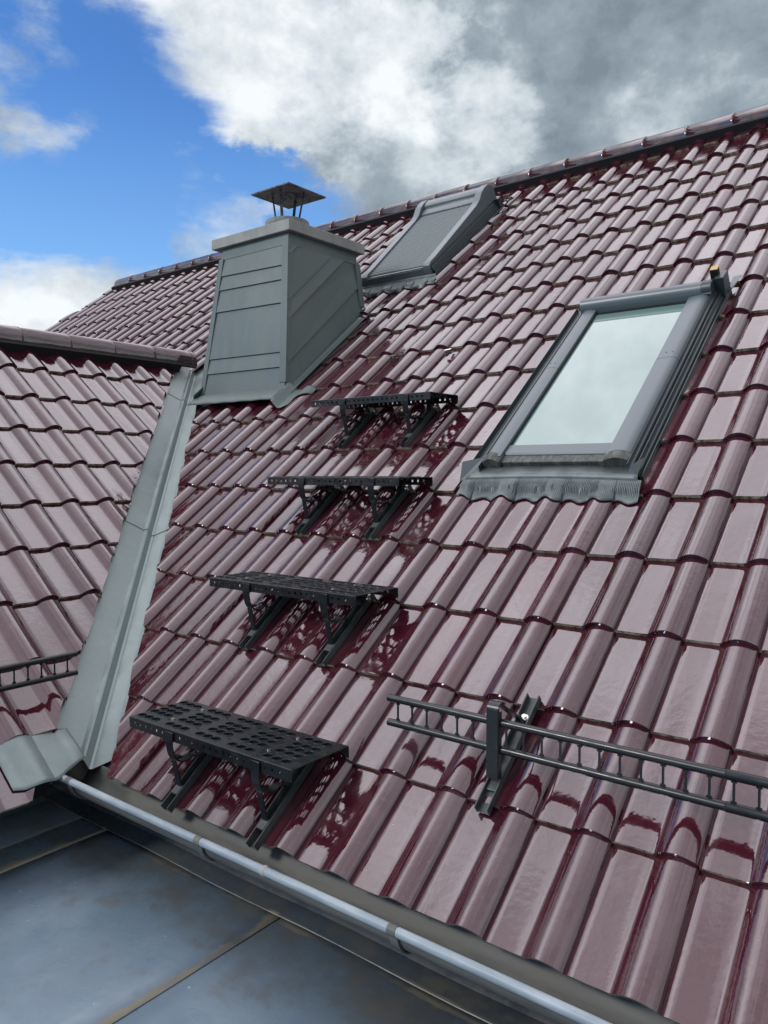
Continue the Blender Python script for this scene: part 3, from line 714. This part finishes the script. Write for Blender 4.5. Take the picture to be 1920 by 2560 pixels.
mb = MB(); mb.prism([(-.105, .40, .0), (-.105, .47, .055), (-.012, .50, .055), (-.012, .44, .012)], (0, 0, .003)); mb.build('corner_flashing', M_FRDK, w1, False)
mb = MB(); mb.prism([(.664, .44, .05), (.664, .395, .02), (.700, .395, .03), (.704, .50, .045)], (0, 0, .003)); mb.build('corner_flashing', M_FRDK, w1, False)

# ------------------------------------------------------------------ roof window with its shutter down
w2 = thing('roof_window', 'roof window near the ridge covered by a closed grey roller shutter', 'roof window', (0, 0, 0), MAIN_ROT)
U0, U1 = -2.20, -1.54
mb = MB(); mb.box(U0 + .01, U1 - .01, 2.80, 4.02, -.05, .075); mb.build('casing', M_FRDK, w2, False, .003)
def shz(s): return .098 + (s - 2.80) * (.165 - .098) / .98
mb = MB(); loops = []
ns = 29
grid = []
for k in range(ns):
    s0_ = 2.815 + (3.79 - 2.815) * k / ns; d_ = (3.79 - 2.815) / ns
    for f, dh in ((0, -.004), (.12, .0005), (.5, .0030), (.86, .0012), (.97, -.0035)):
        grid.append([(u, s0_ + d_ * f, shz(s0_ + d_ * f) + dh) for u in (U0 + .062, U1 - .062)])
mb.sheet(grid); mb.build('shutter_slats', M_SHUT, w2, True, 0, 0, False, 50)
for a_, b_ in ((U0, U0 + .064), (U1 - .064, U1)):            # guide rails with rounded foot, rising into the box
    m_ = MB(); sh_ = [(2.775, .02), (2.772, .075), (2.785, .105), (2.815, .118)] + [(s, shz(s) + .016) for s in (2.9, 3.2, 3.5, 3.66)] + [(3.74, .190), (3.80, .222), (3.86, .236), (3.93, .238), (3.985, .215), (4.00, .17), (4.0, .04)]
    m_.prism([(a_, s, h) for s, h in sh_], (b_ - a_, 0, 0)); m_.build('guide_rail', M_FRAME, w2, True, .004, 0, True, 40)
m_ = MB(); bx = [(3.755, .165), (3.76, .176), (3.80, .190), (3.835, .193), (3.845, .215), (3.875, .228), (3.93, .231), (3.975, .21), (3.985, .06), (3.755, .06)]
m_.prism([(U0 + .065, s, h) for s, h in bx], (U1 - U0 - .13, 0, 0)); m_.build('shutter_box', M_FRAME, w2, True, .003, 0, True, 35)
mb = MB(); mb.box(U0 + .065, U1 - .065, 2.783, 2.812, .04, .094); mb.build('bottom_bar', M_FRDK, w2, False, .004)
mb = MB(); mb.box(U0 + .066, U1 - .066, 2.776, 2.782, .030, .088); mb.build('drip_lip', M_FRAME, w2, False, .002)
m_ = MB(); m_.sheet([[(u, s, h) for u, h in [(-1.539, .10), (-1.536, .080), (-1.531, .078), (-1.528, .060), (-1.522, .060), (-1.519, .040), (-1.513, .040), (-1.510, .016), (-1.505, .016), (-1.502, -.012)]] for s in (2.79, 3.98)])
o = m_.build('side_cladding', M_FRDK, w2, False, 0, 0, False); o.modifiers.new('thick', 'SOLIDIFY').thickness = .002
m_ = MB(); m_.sheet([[(u, s, h) for u, h in [(-2.201, .09), (-2.206, .05), (-2.216, .048), (-2.222, .016), (-2.25, .008), (-2.285, .0), (-2.29, .015)]] for s in (2.79, 3.98)])
o = m_.build('side_cladding', M_FRDK, w2, False, 0, 0, False); o.modifiers.new('thick', 'SOLIDIFY').thickness = .002
mb = MB(); mb.box(-1.60, -1.50, 3.94, 4.0, .0, .10); mb.build('corner_bracket', M_FRDK, w2, False, .003)
apron(w2, U0 - .03, U1 + .03, 2.80, 2.745, 2.665, .026, M_LEAD, 0, False)

# ------------------------------------------------------------------ roof steps
def L2(u, s, h): return rp(u, s, h)
def make_step():
    t = thing('roof_step', '', 'roof step', (0, 0, 0), (0, 0, 0), 'perforated black steps climbing the tiled roof')
    zt = .2 * CA; yf = -.2 * SA                        # front top edge
    ul, ur, dp = -.445, .358, .250
    holes = []
    for g in range(5):
        for j in range(3):
            for y in (.035, .088, .125, .162, .215):
                holes.append(circ(ul + .023 + .1605 * g + .0395 * j + (.006 if y in (.125,) else 0), y, .0145, 16))
    for g in range(4):
        for y in (.062, .19): holes.append([(ul + .128 + .1605 * g + a, y + b_) for a, b_ in ((0, 0), (.016, 0), (.016, .005), (0, .005))])
    tread = plate_with_holes('tread', [(ul, 0), (ur, 0), (ur, dp), (ul, dp)], holes, .0025, M_BLACK, t, lambda x, y, z: Vector((x, yf + y, zt + z)))
    mb = MB()
    for h in holes:
        if len(h) < 8: continue
        c_ = Vector((sum(p[0] for p in h) / len(h), yf + sum(p[1] for p in h) / len(h), zt))
        lo_ = [c_ + Vector((.0175 * math.cos(q), .0175 * math.sin(q), .001)) for q in [2 * math.pi * k / 14 for k in range(14)]]
        md_ = [c_ + Vector((.0158 * math.cos(q), .0158 * math.sin(q), .0045)) for q in [2 * math.pi * k / 14 for k in range(14)]]
        hi_ = [c_ + Vector((.0146 * math.cos(q), .0146 * math.sin(q), .0035)) for q in [2 * math.pi * k / 14 for k in range(14)]]
        dn_ = [c_ + Vector((.0144 * math.cos(q), .0142 * math.sin(q), -.011)) for q in [2 * math.pi * k / 14 for k in range(14)]]
        mb.loft([lo_, md_, hi_, dn_], True, False)
    bmj = bmesh.new(); bmj.from_mesh(tread.data); vv = [bmj.verts.new(v) for v in mb.v]
    for f in mb.f: bmj.faces.new([vv[i] for i in f])
    bmj.to_mesh(tread.data); bmj.free()
    for nm, yy in (('front_flange', yf), ('back_flange', yf + dp)):
        hl = []
        x = ul + .030
        while x < ur - .02:
            if not any(abs(x - q) < .034 for q in (-.215, .205)): hl.append([(x - .005, -.022), (x + .005, -.022), (x + .005, -.012), (x - .005, -.012)])
            x += .0315
        plate_with_holes(nm, [(ul, -.036), (ur, -.036), (ur, .0), (ul, .0)], hl, .0025, M_BLACK, t, lambda x, y, z, yy=yy: Vector((x, yy + z, zt + y)))
    mb = MB(); mb.tube([(ul, yf + .0012, zt - .0008), (ur, yf + .0012, zt - .0008)], .0030, 10); mb.build('rolled_lip', M_BLACK, tread, True)
    for gx in (ul + .150, ur - .172):
        for y in (.072, .20): mb = MB(); mb.disc((gx, yf + y, zt + .001), (0, 0, 1), .0066, .004, 10); mb.build('bolt_head', M_STEEL, tread, True)
    for uc in (-.21, .21):
        # slotted rail lying in the pan of the tiles
        mb = MB(); s0_, s1_ = -.180, .185
        pr = [(-.019, .030), (-.016, .030), (-.016, .006), (.016, .006), (.016, .030), (.019, .030), (.019, .003), (-.019, .003)]
        mb.loft([[L2(uc + a, s0_, h - .006) for a, h in pr], [L2(uc + a, s1_, h - .010) for a, h in pr]]); rail = mb.build('rail', M_RAIL, t, False)
        # hanger strap: down from the front flange, bent back to the rail
        A = Vector((uc - .003, yf - .0045, zt - .006)); pts = [A, A + Vector((0, 0, -.045)), A + Vector((0, .004, -.068))]
        c0 = A + Vector((0, .055, -.058))
        for k in range(1, 9):
            q = R(190 + 115 * k / 8); pts.append(c0 + Vector((0, .052 * math.cos(q), .052 * math.sin(q))))
        e = L2(uc, .03, .022); e.x = uc - .003; pts.append(e + Vector((0, .01, 0)))
        mb = MB(); mb.strap(pts, (1, 0, 0), .034, .005); mb.box(uc - .024, uc + .018, yf - .009, yf - .004, zt - .038, zt - .004)
        st = mb.build('hanger_strap', M_BLACK, t, True, .001, 0, True, 35)
        # strut from the bend down to a clamp on the rail
        top = A + Vector((0, .016, -.098)); bot = L2(uc, -.100, .020)
        mb = MB(); mb.strap([top + Vector((0, .012, .010)), top, top + (bot - top) * .5, bot], (1, 0, 0), .024, .005); mb.box(uc - .015, uc + .015, top.y - .004, top.y + .022, top.z + .004, top.z + .012)
        mb.build('strut', M_BLACK, t, False, .001)
        mb = MB(); mb.box(uc - .0155, uc + .0155, -.128, -.092, .008, .026, L2); mb.build('clamp', M_RAIL, t, False, .002)
        # rear plate holding the tread to the rail
        mb = MB(); B = Vector((uc, yf + dp - .035, zt - .002)); mb.strap([B, L2(uc, .11, .022)], (1, 0, 0), .030, .005); mb.build('rear_bracket', M_BLACK, t, False)
        mb = MB(); mb.disc(L2(uc + .010, .150, .020), (0, -SA, CA), .009, .010, 6); mb.disc(L2(uc + .010, .150, .006), (0, -SA, CA), .012, .015, 12); mb.build('bolt', M_STEEL, rail, True)
    return t
step = make_step()
for k, (uc, s_, lb) in enumerate([(-.157, -1.176, 'lowest and nearest perforated black roof step, just above the gutter'),
                                  (-.367, -.500, 'second black roof step from the gutter, its hole pattern still seen'),
                                  (-.577, .176, 'third black roof step from the gutter, seen edge on left of the glass window'),
                                  (-.787, .852, 'topmost black roof step, right below the chimney, seen from underneath')]):
    o = step if k == 0 else copy_tree(step)
    o.location = rp(uc, s_, .0); o['label'] = lb

# ------------------------------------------------------------------ snow guards
def make_guard(length, post_at, first_bar, name_label, loc, rz):
    t = thing('snow_guard', name_label, 'snow guard', loc, (0, 0, rz), 'black tube snow guards above the eaves')
    # local: x along the eave, y inward, z up; tubes at y=0; z=0 middle between the tubes
    for z in (.038, -.038):
        mb = MB(); mb.tube([(0, 0, z), (length, 0, z)], .0113, 14); mb.build('tube', M_BLACK, t, True)
    x = first_bar
    while x < length:
        mb = MB(); mb.strap([(x, 0, .030), (x, 0, -.030)], (1, 0, 0), .0055, .0035); mb.strap([(x, 0, .0275), (x, 0, .0215)], (1, 0, 0), .013, .003); mb.strap([(x, 0, -.0275), (x, 0, -.0215)], (1, 0, 0), .013, .003)
        mb.build('bar', M_BLACK, t, False); x += .0537
    for z in (.038, -.038): mb = MB(); mb.tube([(post_at[0] + .607, 0, z), (post_at[0] + .609, 0, z), (post_at[0] + .611, 0, z), (post_at[0] + .760, 0, z)], [.0115, .0128, .0123, .0123], 14); mb.build('sleeve', M_BLACK, t, True)
    for px in post_at:
        # the roof surface below the tubes at local y: z = y*tan + z0
        z0 = -.445 - 0 if False else -.147
        def on(y, h): return Vector((px, y * CA - h * SA, z0 + y * SA + h * CA))
        mb = MB(); y_ = -.018
        pts = [(px, y_, -.118), (px, y_, .072)] + [(px, y_ + .022 - .022 * math.cos(q), .072 + .022 * math.sin(q)) for q in [R(18 * k) for k in range(1, 9)]]
        mb.strap(pts, (1, 0, 0), .037, .004)
        for sx in (-.0175, .0175): mb.box(px + sx - .0015, px + sx + .0015, y_, y_ + .020, -.118, .070)
        mb.build('post', M_BLACK, t, True, .001, 0, True, 35)
        mb = MB(); mb.strap([(px - .006, .020, .085), on(.215, .012)], (1, 0, 0), .024, .005); mb.strap([(px - .006, .010, .078), (px - .006, .024, .040)], (1, 0, 0), .016, .004); mb.build('brace', M_BLACK, t, False)
        mb = MB(); pr = [(-.021, .026), (-.0175, .026), (-.0175, .006), (.0175, .006), (.0175, .026), (.021, .026), (.021, .003), (-.021, .003)]
        mb.loft([[on(-.085, h - .004) + Vector((a, 0, 0)) for a, h in pr], [on(.305, h + .004) + Vector((a, 0, 0)) for a, h in pr]]); rail = mb.build('rail', M_RAIL, t, False)
        mb = MB(); mb.box(-.017, .017, -.02, .018, .004, .013, lambda a, y, h: on(y, h) + Vector((a, 0, 0))); mb.build('clamp', M_RAIL, rail, False, .002)
        c_ = on(.232, .008) + Vector((-.004, 0, 0)); mb = MB(); nn = Vector((0, -SA, CA)); mb.disc(c_, nn, .0115, .003, 16); mb.disc(c_ + nn * .003, nn, .0075, .008, 6); mb.build('bolt', M_STEEL, rail, True)
    return t
# right guard: tubes at Y=-.745, Z=-.44
make_guard(3.2, [.378, 1.42, 2.46], .036, 'long black snow guard with a braced post, lower right of the main roof', Vector((.318, -.745, -.440)), 0)
g = make_guard(2.2, [.63, 1.5], .012, 'short black snow guard end on the left cross roof beside the valley', Vector((-1.13, -.943 - 2.2, -.477)), R(90))

# ------------------------------------------------------------------ gutter
gut = thing('gutter', 'half round zinc gutter with a pale rolled front edge along the main eave', 'gutter', (-.965, -1.15, -.825))
GX1 = 4.5
mb = MB(); grid = []
ang = [R(180 + 180 * k / 16) for k in range(17)]
for x in np.linspace(0, GX1, 12):
    grid.append([(x, .082 + .078 * math.cos(q), -.002 + .078 * math.sin(q)) for q in ang])
mb.sheet(grid); o = mb.build('trough', M_GUT, gut, True, 0, 0, False); o.modifiers.new('thick', 'SOLIDIFY').thickness = .003
mb = MB(); mb.tube([(0, 0, 0), (GX1, 0, 0)], .0128, 16); mb.build('rolled_edge', M_BEAD, gut, True)
mb = MB(); mb.loft([[(.002, .082 + .078 * math.cos(q), .078 * math.sin(q)) for q in ang], [(-.003, .082 + .078 * math.cos(q), .078 * math.sin(q)) for q in ang]]); mb.build('end_plate', M_GUT, gut, False)
for x in (.13, .866, 1.612, 2.36, 3.1):
    mb = MB(); mb.strap([(x, .082 + .083 * math.cos(q), -.002 + .083 * math.sin(q)) for q in ang[:-2]], (1, 0, 0), .026, .004)
    mb.tube([(x - .013, 0, 0), (x + .013, 0, 0)], .0142, 14)
    mb.build('bracket', M_GUT, gut, True)
mb = MB(); mb.tube([(1.147, 0, 0), (1.152, 0, 0), (1.158, 0, 0), (1.164, 0, 0)], [.0132, .0155, .0150, .0132], 14); mb.build('solder_joint', M_CONC, gut, True)

# ------------------------------------------------------------------ flat roof and walls
fl = thing('flat_roof', 'dark rubber covered flat roof with dirty seams below the gutter', 'flat roof', (0, 0, -1.12))
for i, (x0, x1) in enumerate(((-3.6, -1.10), (-1.14, -.93), (-.97, .035), (-.005, 1.0), (.96, 2.0), (1.96, 3.0), (2.96, 4.6))):
    mb = MB(); zt = .0032 * (6 - i) - .010; grid = []
    ys = np.linspace(-6.0, -.84, 40)
    for xx in np.linspace(x0, x1, 10):
        grid.append([(xx, y, zt + .004 * math.sin(xx * 5.1 + y * 2.3) * math.cos(y * 3.1)) for y in ys])
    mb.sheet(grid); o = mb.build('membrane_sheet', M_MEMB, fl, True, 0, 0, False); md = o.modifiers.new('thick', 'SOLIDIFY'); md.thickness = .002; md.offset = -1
mb = MB(); grid = []
for xx in np.linspace(-3.6, 4.6, 60):
    grid.append([(xx, y + .004 * math.sin(xx * 7), z) for y, z in ((-.955, .0175), (-.953, .0195), (-.91, .0195), (-.875, .022), (-.860, .035), (-.852, .07), (-.850, .20), (-.850, .33))])
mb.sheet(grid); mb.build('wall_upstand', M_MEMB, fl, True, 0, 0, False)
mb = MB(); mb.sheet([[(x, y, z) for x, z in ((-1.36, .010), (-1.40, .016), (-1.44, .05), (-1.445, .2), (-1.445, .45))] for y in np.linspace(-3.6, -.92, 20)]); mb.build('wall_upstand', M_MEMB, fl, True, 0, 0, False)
mb = MB(); mb.box(-3.6, 4.6, -6.1, -.845, -.30, -.02); mb.build('roof_slab', M_UNDER, fl, False)
wl = thing('house_wall', 'plain rendered walls of the house beneath the roofs', 'wall', (0, 0, -6.5))
mb = MB(); mb.box(-8.1, 3.5, -.840, 7.6, 0, 5.50); mb.box(-6.0, -1.50, -3.1, -.8405, 0, 5.45); mb.box(-1.499, 4.5, -5.9, -.8410, 0, 5.05)
mb.build('masonry', M_WALL, wl, False)
gr = MB(); gr.sheet([[(x, y, -6.5) for y in np.linspace(-2500, 2500, 9)] for x in np.linspace(-2500, 2500, 9)])
o = gr.build('ground', M_GRND, None, False, 0, 0, False); o['kind'] = 'structure'

# ------------------------------------------------------------------ small things on the tiles
def clip(u, s, lb):
    t = thing('roof_clip', lb, 'roof clip', rp(u, s, 0), MAIN_ROT, 'bare steel clips above the top step')
    mb = MB(); mb.strap([(0, .03, -.006), (0, .0, .004), (0, -.012, .008), (0, -.016, .030)], (1, 0, 0), .014, .003); mb.strap([(-.022, -.014, .030), (.022, -.010, .032)], (0, 1, 0), .010, .003); mb.build('hook', M_STEEL, t, False)
    mb = MB(); mb.tube([(-.014, -.035, .006), (.0, -.022, .010), (.02, -.014, .012)], .007, 8); mb.build('foot', M_BLACK, t, True)
clip(-.782, 1.600, 'small steel clip on the tiles, right one of the pair above the top step')
clip(-1.195, 1.606, 'small steel clip on the tiles, the one nearer the chimney')
mb = MB(); pts = []
for k in range(22):
    q = k / 21 * 2 * math.pi * 1.2; pts.append(rp(-1.455 + .035 * math.cos(q), 4.03 + .03 * math.sin(q), .048 + .004 * k / 21))
pts += [rp(-1.47, 3.95, .030), rp(-1.49, 3.86, .022), rp(-1.505, 3.70, .018)]
mb.tube(pts, .006, 8); o = mb.build('cable', M_BLACK, None, True); o['label'] = 'loose black cable curled on the tiles beside the shuttered window'; o['category'] = 'cable'
